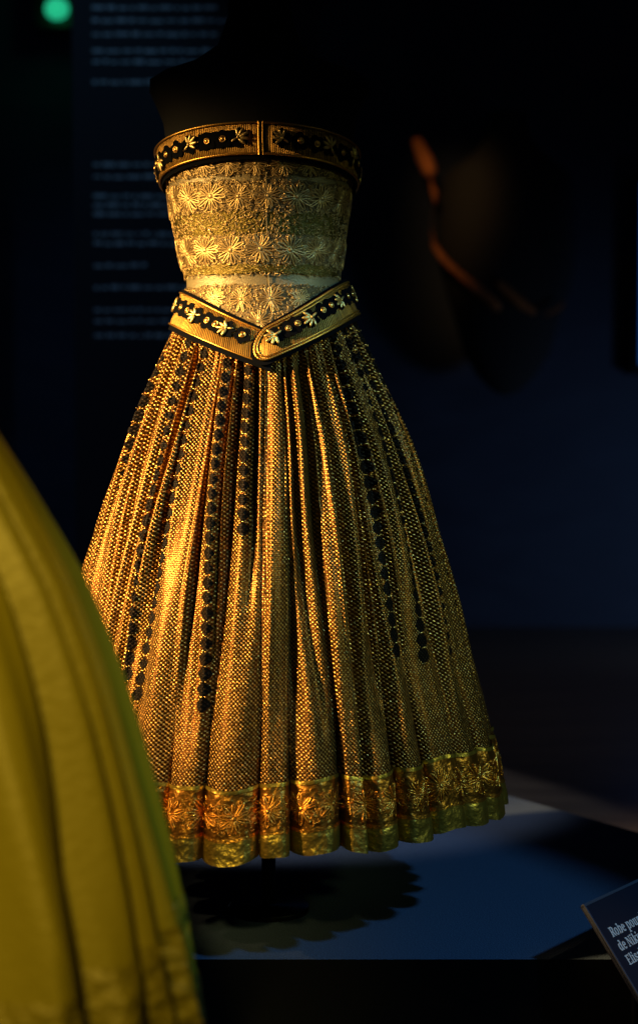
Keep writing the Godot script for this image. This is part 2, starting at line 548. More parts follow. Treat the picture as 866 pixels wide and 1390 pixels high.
# a strap round the body: centre height h(th), from th0 to th1, half width hw; round end at th0 if asked
func strap(h: Callable, th0: float, th1: float, lo: float, hi: float, off: float, rounded: float, uvs: float, dome: float = 0.0) -> ArrayMesh:
	var m := MB.new()
	var nn := int(absf(th1 - th0) / 0.022)
	var cols := []
	for i in nn + 1:
		cols.append(th0 + (th1 - th0) * i / nn)
	if rounded > 0.0:
		for i in range(1, 6):
			cols.insert(i, th0 + (th1 - th0) / nn * i / 6.0)
	var rows := 8
	var run := 0.0
	var runs := PackedFloat32Array([0.0])
	for i in range(1, cols.size()):
		run += body(cols[i], h.call(cols[i]), off).distance_to(body(cols[i - 1], h.call(cols[i - 1]), off))
		runs.append(run)
	m.grid(cols.size() - 1, rows, func(i: int, j: int) -> Array:
		var w := 1.0
		if rounded > 0.0 and runs[i] < rounded:
			var q := 1.0 - runs[i] / rounded
			w = sqrt(maxf(0.0001, 1.0 - q * q))
		var x := float(j) / rows
		var y: float = h.call(cols[i]) + lerpf(lo, hi, x) * w
		var o := off + dome * (1.0 - pow(absf(2.0 * x - 1.0), 3.0))
		var p := body(cols[i], y, o)
		return [p, body_n(cols[i], y), Vector2(runs[i] * uvs, x)])
	m.smooth_normals()
	return m.mesh()

func strap_rope(h: Callable, th0: float, th1: float, dy: float, off: float, r: float) -> ArrayMesh:
	var m := MB.new()
	var pts := PackedVector3Array()
	var nn := int(absf(th1 - th0) / 0.006)
	for i in nn + 1:
		var th := th0 + (th1 - th0) * i / nn
		pts.append(body(th, h.call(th) + dy, off))
	m.tube(pts, r, 8, false, 1500.0, 2)
	m.smooth_normals()
	return m.mesh()

func px_th(px: float, y: float) -> float:       # the angle at which the front of the body stands at this offset x from the axis
	var p := prof(y)
	return asin(clampf((px - p.x) / p.y, -0.98, 0.98))

func trim_motifs(parent: Node3D, h: Callable, list: Array, off: float) -> void:
	# list of [kind, angle in degrees, dy, turn]
	for k in list.size():
		var e: Array = list[k]
		var th := deg_to_rad(e[1])
		var slope: float = (h.call(th + 0.02) - h.call(th - 0.02)) / 0.04
		var f := frame(th, h.call(th) + e[2], off, slope)
		var lift := 0.00025 * (k % 3)
		if e[0] == "bead":
			var b := put("black_flower", M.m_flower, M.velvet, parent)
			b.transform = f * Transform3D(Basis(Vector3.BACK, rng.randf() * 6.0), Vector3(0, 0, 0.0006 + lift))
			var g := put("bead", M.m_bead, M.bead, parent)
			g.transform = f * Transform3D(Basis.IDENTITY.scaled(Vector3.ONE * rng.randf_range(0.9, 1.05)), Vector3(0, 0, 0.0018 + lift))
		else:
			var tw := Transform3D(Basis(Vector3.BACK, deg_to_rad(e[3])), Vector3.ZERO)
			var b := put("black_leaf", M.m_leafback, M.velvet, parent)
			b.transform = f * tw * Transform3D(Basis.IDENTITY, Vector3(0.002, 0, 0.0006 + lift))
			var g := put("gold_leaf", M.m_leaf, M.pale_thread, parent)
			g.transform = f * tw * Transform3D(Basis.IDENTITY.scaled(Vector3.ONE * rng.randf_range(1.3, 1.5)), Vector3(0, 0, 0.0018 + lift))

# ---------------------------------------------------------------- scene
func spot(called: String, at: Vector3, to: Vector3, c: Color, e: float, angle: float, soft: float, size: float) -> void:
	var l := SpotLight3D.new()
	l.name = called
	l.light_color = c
	l.light_energy = e
	l.spot_range = 20.0
	l.spot_attenuation = 2.0
	l.spot_angle = angle
	l.spot_angle_attenuation = soft
	l.light_size = size
	l.shadow_enabled = true
	add_child(l)
	l.look_at_from_position(at, to, Vector3.UP if absf((to - at).normalized().y) < 0.98 else Vector3.RIGHT)

func _ready() -> void:
	rng.seed = 20240
	var cam := Camera3D.new()
	cam.name = "camera"
	add_child(cam)
	cam.position = Vector3(0, 0.80, 2.60)
	cam.rotation_degrees = Vector3(-3.47, 0, 0)
	var ca := CameraAttributesPhysical.new()
	ca.frustum_focal_length = 38.43
	ca.frustum_focus_distance = 2.44
	ca.frustum_near = 0.05
	ca.frustum_far = 60.0
	ca.exposure_aperture = 1.55
	cam.attributes = ca
	cam.fov = 34.67
	cam.near = 0.05
	cam.far = 60.0
	cam.current = true
	var we := WorldEnvironment.new()
	we.name = "world"
	var env := Environment.new()
	env.background_mode = Environment.BG_COLOR
	env.background_color = Color(0.034, 0.044, 0.074)
	env.tonemap_mode = Environment.TONE_MAPPER_LINEAR
	env.tonemap_exposure = 1.0
	env.sdfgi_enabled = true
	env.ssao_enabled = true
	env.ssil_enabled = true
	we.environment = env
	add_child(we)
	# the exhibition's spots, all above and outside the frame
	spot("warm_key_spot", Vector3(-2.5, 1.8, 1.05), Vector3(-0.21, 0.71, 0.10), Color(1.0, 0.82, 0.52), 38.0, 12.0, 1.0, 0.07)
	spot("cool_front_spot", Vector3(1.9, 2.5, 1.9), Vector3(-0.378, 0.0, 0.057), Color(0.48, 0.79, 1.0), 3.1, 13.0, 0.06, 0.07)
	spot("cool_back_spot", Vector3(-1.6, 1.15, -2.3), Vector3(-0.143, -1.107, -0.964), Color(0.94, 0.96, 1.0), 3.2, 26.0, 0.05, 0.025)
	spot("olive_fill_spot", Vector3(2.4, 1.7, 1.8), Vector3(0.05, 0.60, 0.0), Color(0.92, 1.0, 0.60), 1.9, 11.0, 0.9, 0.12)
	spot("yellow_dress_spot", Vector3(-0.3, 2.2, 3.5), Vector3(-0.52, 0.45, 1.2), Color(1.0, 0.90, 0.50), 5.0, 12.0, 0.9, 0.08)
	spot("wall_wash_spot", Vector3(2.4, 0.30, -2.9), Vector3(1.2, 0.05, -4.4), Color(0.72, 0.85, 1.0), 0.5, 52.0, 1.0, 0.15)
	spot("text_panel_spot", Vector3(-1.1, 2.8, -1.2), Vector3(-0.75, 1.3, -3.2), Color(0.55, 0.80, 1.0), 0.24, 24.0, 0.8, 0.05)
	spot("costume_trim_spot", Vector3(-0.1, 2.6, -2.4), Vector3(0.47, 1.60, -4.2), Color(1.0, 0.74, 0.42), 1.7, 11.0, 1.0, 0.05)

	spot("caption_spot", Vector3(1.3, 2.1, 1.3), Vector3(0.50, 0.05, 0.38), Color(1.0, 0.82, 0.58), 0.9, 4.5, 0.9, 0.03)
	spot("room_floor_spot", Vector3(1.3, 3.0, -1.6), Vector3(1.25, -0.12, -2.5), Color(1.0, 0.95, 0.9), 0.55, 32.0, 1.0, 0.2)

	make_materials()
	make_table()
	make_folds()
	build_place()
	build_mannequin()
	build_dress()
	build_yellow_dress()
	build_plaque()
	build_background()

func build_place() -> void:
	# display platform: blue carpet, its far edge running obliquely behind the costume
	var m := MB.new()
	var a := Vector3(0.396, 0, -0.789); var d := Vector3(0.213, 0, 0.302).normalized()
	var p0 := a - d * 2.2; var p1 := a + d * ((0.24 + 0.789) / d.z)
	var left := Vector3(-6, 0, -2.6)
	var ring := [p0, p1, Vector3(-6, 0, 0.24), left]
	var c := Vector3(-1.5, 0, -0.6)
	var i0 := m.add(c, Vector3.UP)
	for q in ring:
		m.add(q, Vector3.UP)
	for k in ring.size():
		m.tri(i0, i0 + 1 + k, i0 + 1 + (k + 1) % ring.size())
	struct("platform_floor", m.mesh(), M.carpet, "low display platform covered in blue carpet")
	m = MB.new()
	for k in ring.size():
		var s: Vector3 = ring[k]; var e: Vector3 = ring[(k + 1) % ring.size()]
		var nn := (e - s).cross(Vector3.UP).normalized()
		if nn.dot(s - c) < 0:
			nn = -nn
		m.flat_quad(s, e, e + Vector3.DOWN * 0.12, s + Vector3.DOWN * 0.12, nn)
	struct("platform_edge", m.mesh(), M.black_metal, "black edge of the low display platform")
	m = MB.new()
	m.flat_quad(Vector3(-12, -0.12, -4.6), Vector3(12, -0.12, -4.6), Vector3(12, -0.12, 6), Vector3(-12, -0.12, 6), Vector3.UP)
	struct("room_floor", m.mesh(), M.wood, "dark brown wooden floor behind the platform")
	m = MB.new()
	m.box(Vector3(-12, -0.14, -4.6), Vector3(12, 5.0, -4.4))
	struct("back_wall", m.mesh(), M.wall, "dark navy blue wall at the back of the room")

func build_mannequin() -> void:
	var t := thing("mannequin", "black headless display bust on a slim black post inside the golden costume", "mannequin", Vector3(DX, 0, 0))
	var m := MB.new()
	# torso: rings from the waist to the cut neck
	var rows := [[0.86, 0.10, 0.085, 0.0], [1.0, 0.112, 0.09, 0.0], [1.15, 0.138, 0.105, 0.0], [1.25, 0.150, 0.108, 0.0], [1.275, 0.160, 0.100, 0.0], [1.30, 0.172, 0.090, -0.005], [1.32, 0.172, 0.080, -0.01], [1.335, 0.150, 0.072, -0.015], [1.35, 0.105, 0.062, -0.02], [1.375, 0.066, 0.056, -0.02], [1.42, 0.050, 0.050, -0.018], [1.48, 0.048, 0.049, -0.01], [1.485, 0.03, 0.03, -0.01], [1.486, 0.001, 0.001, -0.01]]
	m.grid(48, rows.size() - 1, func(i: int, j: int) -> Array:
		var a := TAU * i / 48
		var r: Array = rows[j]
		return [Vector3(-0.012 + sin(a) * r[1], r[0], cos(a) * r[2] + r[3]), Vector3(sin(a), 0.01, cos(a)), Vector2(i / 4.0, j)])
	m.smooth_normals()
	put("torso", m.mesh(), M.mannequin, t)
	m = MB.new()
	m.tube(PackedVector3Array([Vector3(0, 0.012, 0), Vector3(0, 0.5, 0), Vector3(0, 0.9, 0)]), 0.0115, 16)
	put("post", m.mesh(), M.black_metal, t)
	m = MB.new()
	var pr := [[0.0, 0.008], [0.062, 0.008], [0.066, 0.006], [0.066, 0.0]]
	m.grid(40, 3, func(i: int, j: int) -> Array:
		var a := TAU * i / 40
		return [Vector3(sin(a) * pr[j][0], pr[j][1], cos(a) * pr[j][0]), Vector3(sin(a), 2, cos(a)).normalized() if j < 2 else Vector3(sin(a), 0.1, cos(a)), Vector2(i, j)])
	put("base_plate", m.mesh(), M.black_metal, t)

func y0_phase(y: float) -> float:
	return y * 91.0

func build_dress() -> void:
	var t := thing("stage_costume", "strapless golden ballet costume with lace bodice, black and gold belt and long net skirt", "costume", Vector3(DX, 0, 0))
	# ------------- bodice
	var m := MB.new()
	var nb := 96
	m.grid(nb, 60, func(i: int, j: int) -> Array:
		var th := -PI + TAU * i / nb
		var low := (belt_left(th) if th < 0 else belt_right(th))
		var y := lerpf(low, neck(th) + 0.015, j / 60.0)
		return [body(th, y, 0.0), body_n(th, y), Vector2(th * 1.4, y * 9.0)])
	var bod := put("bodice", m.mesh(), M.satin, t)
	# bands of lace ground and of metallic ribbon laid round it: [low, high, material, lift]
	for b in [[1.1560, 1.190, "lace", 0.0012], [1.1010, 1.1480, "lace", 0.0012], [1.0640, 1.1030, "lurex", 0.0018], [1.0240, 1.0670, "lace", 0.0022], [1.0110, 1.0235, "lurex", 0.0030], [0.905, 0.9935, "lace", 0.0012]]:
		m = MB.new()
		var yl: float = b[0]; var yh: float = b[1]; var o: float = b[3]
		m.grid(160, 5, func(i: int, j: int) -> Array:
			var th := -PI + TAU * i / 160
			var wob := 0.0018 * sin(th * 14.0) if o < 0.0015 else 0.0012 * sin(th * 5.0 + y0_phase(yl)) + 0.0008 * sin(th * 23.0)
			var y := lerpf(yl - wob, yh + wob, j / 5.0)
			y = maxf(y, belt_left(th) if th < 0 else belt_right(th))
			return [body(th, y, o), body_n(th, y), Vector2(th * 1.8, y * 12.0)])
		put("lace_band" if b[2] == "lace" else "metallic_ribbon", m.mesh(), M[b[2]], bod)
	# rosettes and fans
	var variants := []
	for k in 8:
		variants.append([rosette(0.040, 10 + k % 4, false, 0.12).mesh(), rosette(0.046, 12 + k % 4, false, 0.12).mesh()])
	for row in [[1.1735, 0.037, 0, 0.0], [1.1255, 0.040, 1, 0.12], [1.0455, 0.041, 1, 0.02], [0.972, 0.040, 0, 0.1], [0.935, 0.040, 0, -0.05]]:
		var y: float = row[0]
		var p := prof(y)
		var step: float = row[1] / ((p.y + p.z) * 0.5)
		var nn := int(round(TAU * 0.62 / step))
		for k in nn:
			var th: float = (k - nn / 2) * step + row[3]
			var low := belt_left(th) if th < 0 else belt_right(th)
			if y < low + 0.030:
				continue
			var r := put("lace_rosette" if row[2] == 0 else "lace_fan", variants[rng.randi() % 8][row[2]], M.thread, bod)
			if row[2] == 1:
				var r2 := put("lace_rosette", variants[rng.randi() % 8][0], M.lurex_thread, bod)
				r2.transform = frame(th + step * 0.5, y + 0.006, 0.0022, 0.0, rng.randf()) * Transform3D(Basis.IDENTITY.scaled(Vector3.ONE * 0.62), Vector3.ZERO)
			r.transform = frame(th, y + rng.randf_range(-0.0015, 0.0015), 0.0026, 0.0, rng.randf_range(-0.3, 0.3)) * Transform3D(Basis.IDENTITY.scaled(Vector3(1, 1, 0.75) * rng.randf_range(0.86, 1.1)), Vector3.ZERO)
	# loose thread and sequins between them
	m = MB.new()
	for k in 6500:
		var th := rng.randf_range(-1.9, 1.9)
		var z: Array = [[1.155, 1.192], [1.100, 1.150], [1.064, 1.104], [1.023, 1.068], [0.91, 0.994], [1.009, 1.025]][[0, 0, 1, 1, 1, 2, 2, 3, 3, 3, 4, 4, 4, 5][rng.randi() % 14]]
		var y := rng.randf_range(z[0], z[1])
		if y < (belt_left(th) if th < 0 else belt_right(th)) + 0.02:
			continue
		var f := frame(th, y, 0.0022)
		var pts := PackedVector3Array()
		var a := rng.randf() * TAU; var rr := rng.randf_range(0.0012, 0.004); var sw := rng.randf_range(1.2, 4.0)
		for i in 5:
			var q := a + sw * i / 4.0
			pts.append(f * Vector3(cos(q) * rr, sin(q) * rr, 0.0006 * (i % 2)))
		m.tube(pts, rng.randf_range(0.00035, 0.0007), 4)
	var loose := put("gold_thread_embroidery", m.mesh(), M.thread, bod)
	loose.set_meta("kind", "stuff")
	# centre front seam
	m = MB.new()
	var sp := PackedVector3Array()
	for k in 41:
		sp.append(body(0.10, lerpf(0.925, 1.19, k / 40.0), 0.0022))
	m.tube(sp, 0.0007, 5)
	put("front_seam", m.mesh(), M.satin, bod)

	# ------------- small shared pieces of the trims
	M.m_leaf = leaf_mesh(); M.m_bead = bead_mesh()
	M.m_flower = scallop_mesh(0.0132, 5, 0.20, 1.0); M.m_leafback = scallop_mesh(0.0140, 6, 0.26, 0.95)

	# ------------- the band at the neckline, meeting at a cord in front
	for side in 2:
		var th0 := 0.085 if side else 0.035
		var th1 := PI if side else -PI
		var bnd := put("neck_band", strap(neck, th0, th1, -0.0310, 0.0240, 0.0095, 0.0, 30.0), M.velvet, t)
		put("stitched_ground", strap(neck, th0 + (0.01 if side else -0.01), th1, -0.0225, 0.0230, 0.0108, 0.0, 20.0, 0.0012), M.stitch, bnd)
		put("gold_rope", strap_rope(neck, th0, th1, 0.0228, 0.0122, 0.0021), M.rope, bnd)
		put("gold_rope", strap_rope(neck, th0, th1, -0.0228, 0.0122, 0.0021), M.rope, bnd)
		if side == 0:
			put("black_panel", strap(neck, -0.13, -0.56, -0.0125, 0.0125, 0.0126, 0.0, 30.0, 0.0004), M.velvet, bnd)
			trim_motifs(bnd, neck, [["leaf", -68.0, 0.0, -90.0], ["bead", -58.5, 0.0], ["bead", -48.5, 0.0], ["leaf", -38.5, 0.0, 35.0], ["bead", -26.5, 0.0], ["bead", -17.2, 0.0], ["leaf", -9.0, 0.0, 25.0],
				["leaf", -98, 0, 0], ["bead", -83, 0.0], ["bead", -75.5, 0.0]], 0.0125)
		else:
			trim_motifs(bnd, neck, [["leaf", 15.5, 0.0, 150.0], ["bead", 25.5, 0.0], ["bead", 35.5, 0.0], ["leaf", 45.0, 0.0, 130.0], ["bead", 55.5, 0.0], ["leaf", 66.5, 0, 90], ["bead", 77, 0], ["bead", 87, 0], ["leaf", 98, 0, 0]], 0.0125)
	for e in [[0.042, 0.0029], [0.077, 0.0016]]:
		m = MB.new()
		var cp := PackedVector3Array()
		for k in 41:
			cp.append(body(e[0], neck(0.0) + lerpf(-0.025, 0.0245, k / 40.0), 0.0128))
		m.tube(cp, e[1], 8, false, 1300.0, 2)
		m.smooth_normals()
		put("front_cord", m.mesh(), M.rope, t)

	# ------------- the belt: a left strap under a right strap with a rounded tab
	var lb := put("belt_strap", strap(belt_left, 0.06, -PI, -0.0335, 0.0290, 0.0075, 0.0, 30.0), M.velvet, t)
	put("stitched_ground", strap(belt_left, -0.035, -PI, -0.0245, 0.0235, 0.0090, 0.0, 20.0, 0.0012), M.stitch, lb)
	put("gold_rope", strap_rope(belt_left, -0.03, -PI, 0.0235, 0.0100, 0.0016), M.rope, lb)
	put("gold_rope", strap_rope(belt_left, -0.03, -PI, -0.0245, 0.0100, 0.0016), M.rope, lb)
	trim_motifs(lb, belt_left, [["bead", -11.0, 0.001], ["leaf", -20.0, 0.001, 200.0], ["bead", -27.5, 0.0], ["bead", -34.0, 0.0], ["leaf", -43.5, 0.0, 200.0], ["bead", -53.0, 0.0], ["bead", -63.5, 0], ["leaf", -76.0, 0, 180], ["bead", -90, 0], ["bead", -103, 0]], 0.0106)
	var rb := put("belt_strap", strap(belt_right, -0.108, PI, -0.0325, 0.0295, 0.0125, 0.032, 30.0), M.velvet, t)
	put("stitched_ground", strap(belt_right, -0.075, PI, -0.0245, 0.0235, 0.0140, 0.024, 20.0, 0.0012), M.stitch, rb)
	var outline := PackedVector3Array()
	for e in [[0.0245, 0.0152], [0.0200, 0.0158]]:
		var hw: float = e[0]
		var top := PackedVector3Array(); var bot := PackedVector3Array()
		var run := 0.0
		var prev := body(-0.075, belt_right(-0.075), e[1])
		var nn := 520
		for i in nn + 1:
			var th := -0.075 + (0.0245 - hw) * 6.0 + 3.0 * pow(float(i) / nn, 1.6)
			var q := body(th, belt_right(th), e[1])
			run += q.distance_to(prev) if i > 0 else 0.0
			prev = q
			var w := 1.0
			if run < hw:
				w = sqrt(maxf(0.0, 1.0 - pow(1.0 - run / hw, 2.0)))
			top.append(body(th, belt_right(th) + hw * w, e[1])); bot.append(body(th, belt_right(th) - hw * w, e[1]))
		bot.reverse()
		outline = bot + top.slice(1)
		m = MB.new()
		m.tube(outline, 0.0019 if hw > 0.022 else 0.0014, 8, false, 1500.0, 2)
		m.smooth_normals()
		put("gold_rope", m.mesh(), M.rope, rb)
	trim_motifs(rb, belt_right, [["leaf", 6.3, -0.0005, 190.0], ["bead", 13.2, 0.0], ["bead", 18.6, 0.001], ["leaf", 28.0, 0.0, 190.0], ["bead", 37.0, 0.0], ["bead", 44.5, 0.0], ["leaf", 56.0, 0.0, 190.0], ["bead", 67, 0], ["bead", 78, 0], ["leaf", 92, 0, 180]], 0.0156)

	# ------------- the skirt: one panel of metal net for each fold
	const TILE := 0.098
	for k in fold_deep.size():
		var front := fold_edge[k] < deg_to_rad(100)
		var nu := 30 if front else 12
		var nv := 130 if front else 50
		var mid := (fold_edge[k] + fold_edge[k + 1]) * 0.5
		m = MB.new()
		m.grid(nu, nv, func(i: int, j: int) -> Array:
			var tt := 0.955 * j / nv
			var th := lerpf(fold_edge[k], fold_edge[k + 1], 0.5 - 0.5 * cos(PI * i / nu))
			var p := skirt_at(th, tt, 0, k)
			var r := prof(p.y).y
			return [p, skirt_n(th, tt, k), Vector2((th - mid) * r / TILE + k * 0.37, -p.y / TILE)])
		put("skirt_panel", m.mesh(), M.net, t)
	# columns of dark embroidered spots with gold knots between them: [angle at the top, angle at the bottom, first t, last t]
	var knots := MB.new()
	for c in [[-73.0, -66.0, 0.07, 0.71], [-46.5, -38.5, 0.05, 0.69], [-32.5, -33.5, 0.03, 0.73], [-19.0, -15.5, 0.06, 0.72], [-8.5, -6.0, 0.06, 0.40], [44.0, 38.0, 0.05, 0.66], [57.5, 49.5, 0.05, 0.70], [67.0, 62.5, 0.05, 0.68], [82, 76, 0.05, 0.62]]:
		var y := 0.0
		var tt: float = c[2]
		while tt < c[3]:
			var w: float = tt / 0.66
			var th := deg_to_rad(lerpf(c[0], c[1], w))
			var k := fold_of(th)
			var r := (0.0096 if c[0] > 0.0 else 0.0086) * lerpf(0.82, 1.06, w) * rng.randf_range(0.93, 1.06)
			var at := skirt_at(th, tt, 0, k)
			var rad := prof(at.y).y
			m = MB.new()
			m.grid(14, 3, func(i: int, j: int) -> Array:
				var a := TAU * i / 14
				var rr: float = r * [0.0, 0.5, 0.9, 1.0][j] * (1.0 + 0.10 * cos(4.0 * a))
				var th2 := th + cos(a) * rr / rad
				var k2 := fold_of(th2)
				var t2 := tt + sin(a) * rr * 1.06 / 0.73
				var q := skirt_at(th2, t2, [0.0022, 0.0022, 0.0021, 0.0008][j], k2)
				return [q, skirt_n(th2, t2, k2), Vector2((th2 - th) * rad / TILE, -q.y / TILE)])
			put("dark_spot", m.mesh(), M.dark_net, t)
			var tk := tt + 0.0142
			for e in 3:
				var th3: float = th + (e - 1) * 0.0032 / rad + rng.randf_range(-0.001, 0.001) / rad
				var k3 := fold_of(th3)
				knots.blob(Transform3D(Basis.IDENTITY, skirt_at(th3, tk + rng.randf_range(-0.001, 0.001), 0.0022, k3)), Vector3.ONE * rng.randf_range(0.0011, 0.0018), 6, 4)
			tt += 0.0285
	var kn := put("gold_knots", knots.mesh(), M.bead, t)
	kn.set_meta("kind", "stuff")

	# ------------- the hem: brocade trim with embroidered rosettes, plain ribbon below
	var tr := put("hem_trim", skirt_band(0.868, 0.958, 0.0022, 10, 6.0), M.brocade, t)
	put("hem_piping", skirt_band(0.862, 0.869, 0.0034, 4, 6.0), M.ribbon, t)
	put("hem_piping", skirt_band(0.950, 0.957, 0.0042, 4, 6.0), M.brocade_thread, t)
	put("hem_ribbon", skirt_band(0.955, 1.0, 0.0036, 8, 6.0), M.ribbon, t)
	var src := []
	for k in 5:
		src.append(rosette(0.046, 9 + k % 3, false, 0.0))
	for k in range(-13, 14):
		var th := deg_to_rad(k * 7.3 + 1.5)
		var s: MB = src[rng.randi() % 5]
		m = MB.new()
		m.ix = s.ix; m.uv = s.uv
		for i in s.v.size():
			var p := s.v[i]
			var th2 := th + p.x / 0.37
			var t2 := clampf(0.913 - p.y / 0.74, 0.6, 0.999)
			var k2 := fold_of(th2)
			m.v.append(skirt_at(th2, t2, 0.0030 + p.z, k2))
			m.n.append(s.n[i])
		m.smooth_normals()
		put("hem_rosette", m.mesh(), M.brocade_thread, tr)
	m = MB.new()
	for k in 2400:
		var th := rng.randf_range(-1.9, 1.9)
		var t0 := 0.913 + rng.randfn(0.0, 0.016)
		if t0 < 0.88 or t0 > 0.948:
			continue
		var pts := PackedVector3Array()
		var a := rng.randf() * TAU; var rr := rng.randf_range(0.0015, 0.0045); var sw := rng.randf_range(1.2, 4.0)
		for i in 5:
			var q := a + sw * i / 4.0
			var th2 := th + cos(q) * rr / 0.37
			pts.append(skirt_at(th2, t0 + sin(q) * rr / 0.74, 0.0036, fold_of(th2)))
		m.tube(pts, rng.randf_range(0.0004, 0.0008), 4)
	loose = put("gold_thread_embroidery", m.mesh(), M.brocade_thread, tr)
	loose.set_meta("kind", "stuff")

# ---------------------------------------------------------------- the yellow dress in front
const YP := [[1.42, 0.135], [1.30, 0.150], [1.15, 0.128], [1.03, 0.112], [0.95, 0.135], [0.85, 0.197], [0.772, 0.2436], [0.7025, 0.285], [0.643, 0.318], [0.563, 0.349], [0.494, 0.370], [0.424, 0.389], [0.348, 0.408], [0.285, 0.421], [0.19, 0.436]]

func y_rad(y: float) -> float:
	for i in YP.size() - 1:
		if y >= YP[i + 1][0]:
			var p0: Array = YP[maxi(i - 1, 0)]; var p1: Array = YP[i]; var p2: Array = YP[i + 1]; var p3: Array = YP[mini(i + 2, YP.size() - 1)]
			return cubic_interpolate(p1[1], p2[1], p0[1], p3[1], clampf((y - p1[0]) / (p2[0] - p1[0]), 0, 1))
	return YP[YP.size() - 1][1]

func yellow_at(th: float, y: float, off: float) -> Vector3:
	var w := smoothstep(1.03, 0.30, y)
	var q := th * 14.0 + 1.5 * sin(th * 4.0 + 1.0) + 0.5 * sin(th * 9.0) + 0.7 * sin(3.0 * y + th * 2.0)
	var ridge := pow(absf(cos(q)), 1.3)
	var d := 0.058 * w * (1.0 - ridge) + 0.007 * w * sin(th * 37.0 + 3.0 * y) + 0.0015 * w * sin(th * 83.0 + 7.0 * y)
	var r := y_rad(y) - maxf(d, -0.004) + off
	var hem := 0.006 * sin(th * 11.0) * smoothstep(0.32, 0.20, y)
	return Vector3(sin(th) * r, y + hem, cos(th) * r * 0.96)

func yellow_skin(y0: float, y1: float, rows: int, off: float, cols: int) -> ArrayMesh:
	var m := MB.new()
	m.grid(cols, rows, func(i: int, j: int) -> Array:
		var th := -PI + TAU * i / cols
		var y := lerpf(y0, y1, float(j) / rows)
		var a := yellow_at(th + 0.003, y, off) - yellow_at(th - 0.003, y, off)
		var b := yellow_at(th, y + 0.003, off) - yellow_at(th, y - 0.003, off)
		return [yellow_at(th, y, off), a.cross(b).normalized(), Vector2(th * 1.5, y * 3.0)])
	return m.mesh()

func build_yellow_dress() -> void:
	var t := thing("yellow_dress", "yellow silk stage dress with a wide pleated skirt, standing nearest the viewer", "dress", Vector3(-0.545, 0, 1.05))
	put("skirt", yellow_skin(1.02, 0.315, 64, 0.0, 420), M.yellow, t)
	put("lace_hem", yellow_skin(0.317, 0.228, 10, 0.002, 420), M.yellow_lace, t)
	put("brown_hem_border", yellow_skin(0.230, 0.195, 5, 0.004, 420), M.brown_lace, t)
	put("bodice", yellow_skin(1.42, 1.04, 24, 0.0, 96), M.yellow, t)
	put("waistband", yellow_skin(1.05, 1.005, 4, 0.004, 96), M.yellow_lace, t)
	var s := thing("mannequin", "dark display bust on a post inside the yellow dress", "mannequin", Vector3(-0.545, 0, 1.05))
	var m := MB.new()
	var rows := [[1.0, 0.10], [1.2, 0.125], [1.42, 0.128], [1.50, 0.115], [1.54, 0.07], [1.60, 0.05], [1.66, 0.048], [1.661, 0.001]]
	m.grid(32, rows.size() - 1, func(i: int, j: int) -> Array:
		var a := TAU * i / 32
		return [Vector3(sin(a) * rows[j][1], rows[j][0], cos(a) * rows[j][1] * 0.75), Vector3(sin(a), 0.1, cos(a)), Vector2(i, j)])
	m.smooth_normals()
	put("torso", m.mesh(), M.mannequin, s)
	m = MB.new()
	m.tube(PackedVector3Array([Vector3(0, -0.11, 0), Vector3(0, 0.5, 0), Vector3(0, 1.05, 0)]), 0.012, 14)
	put("post", m.mesh(), M.black_metal, s)
	m = MB.new()
	m.grid(32, 2, func(i: int, j: int) -> Array:
		var a := TAU * i / 32
		var r: float = [0.0, 0.14, 0.145][j]
		return [Vector3(sin(a) * r, [-0.108, -0.108, -0.12][j], cos(a) * r), Vector3(sin(a) * 0.3, 1, cos(a) * 0.3).normalized(), Vector2(i, j)])
	put("base_plate", m.mesh(), M.black_metal, s)

# ---------------------------------------------------------------- the caption
func build_plaque() -> void:
	var depth := 2.30
	var p0 := Vector3(0.376, 0.099, 2.60 - depth)
	var yaw := deg_to_rad(51.0); var tau := deg_to_rad(52.0)
	var ax := Vector3(cos(yaw), 0, -sin(yaw))
	var hz := Vector3(sin(yaw), 0, cos(yaw))
	var down := hz * cos(tau) - Vector3.UP * sin(tau)
	var nn := ax.cross(-down).normalized()
	var t := thing("caption_plaque", "slanted dark navy caption plaque with white lettering beside the platform", "plaque", Vector3(p0.x, 0, p0.z))
	var tf := Transform3D(Basis(ax, -down, nn), Vector3(0, p0.y, 0))
	var W := 0.32; var H := 0.183
	var m := MB.new()
	m.box(Vector3(0, -H, -0.006), Vector3(W, 0, 0))
	put("board", m.mesh(), M.plaque, t).transform = tf
	for e in [[Vector3(0, -0.0028, -0.004), Vector3(W, 0.0012, 0.0014)], [Vector3(0.0, -H, -0.004), Vector3(0.003, -0.003, 0.0014)]]:
		m = MB.new()
		m.box(e[0], e[1])
		put("raised_edge", m.mesh(), M.plaque_edge, t).transform = tf
	var f := SystemFont.new()
	f.font_names = PackedStringArray(["Droid Serif"])
	f.font_weight = 700
	var k := 0
	for s in ["Robe pour le", "de Nikiya,", "Elisabeth"]:
		var tm := TextMesh.new()
		tm.text = s
		tm.font = f
		tm.font_size = 64
		tm.pixel_size = 0.00028
		tm.depth = 0.0005
		tm.horizontal_alignment = HORIZONTAL_ALIGNMENT_LEFT
		tm.vertical_alignment = VERTICAL_ALIGNMENT_TOP
		var o := put("lettering", tm, M.plaque_text, t)
		o.transform = tf * Transform3D(Basis.IDENTITY.scaled(Vector3(0.92, 1.12, 1.0)), Vector3(0.0225, -0.0385 - k * 0.022, 0.0004))
		k += 1
	m = MB.new()
	var foot := p0.y - H * sin(tau)
	var c := down * (H * 0.55) + Vector3(0, p0.y, 0)
	for e in [0.06, 0.24]:
		m = MB.new()
		var q: Vector3 = c + ax * e - nn * 0.012
		m.tube(PackedVector3Array([q, Vector3(q.x, -0.12, q.z)]), 0.006, 10)
		put("leg", m.mesh(), M.black_metal, t)

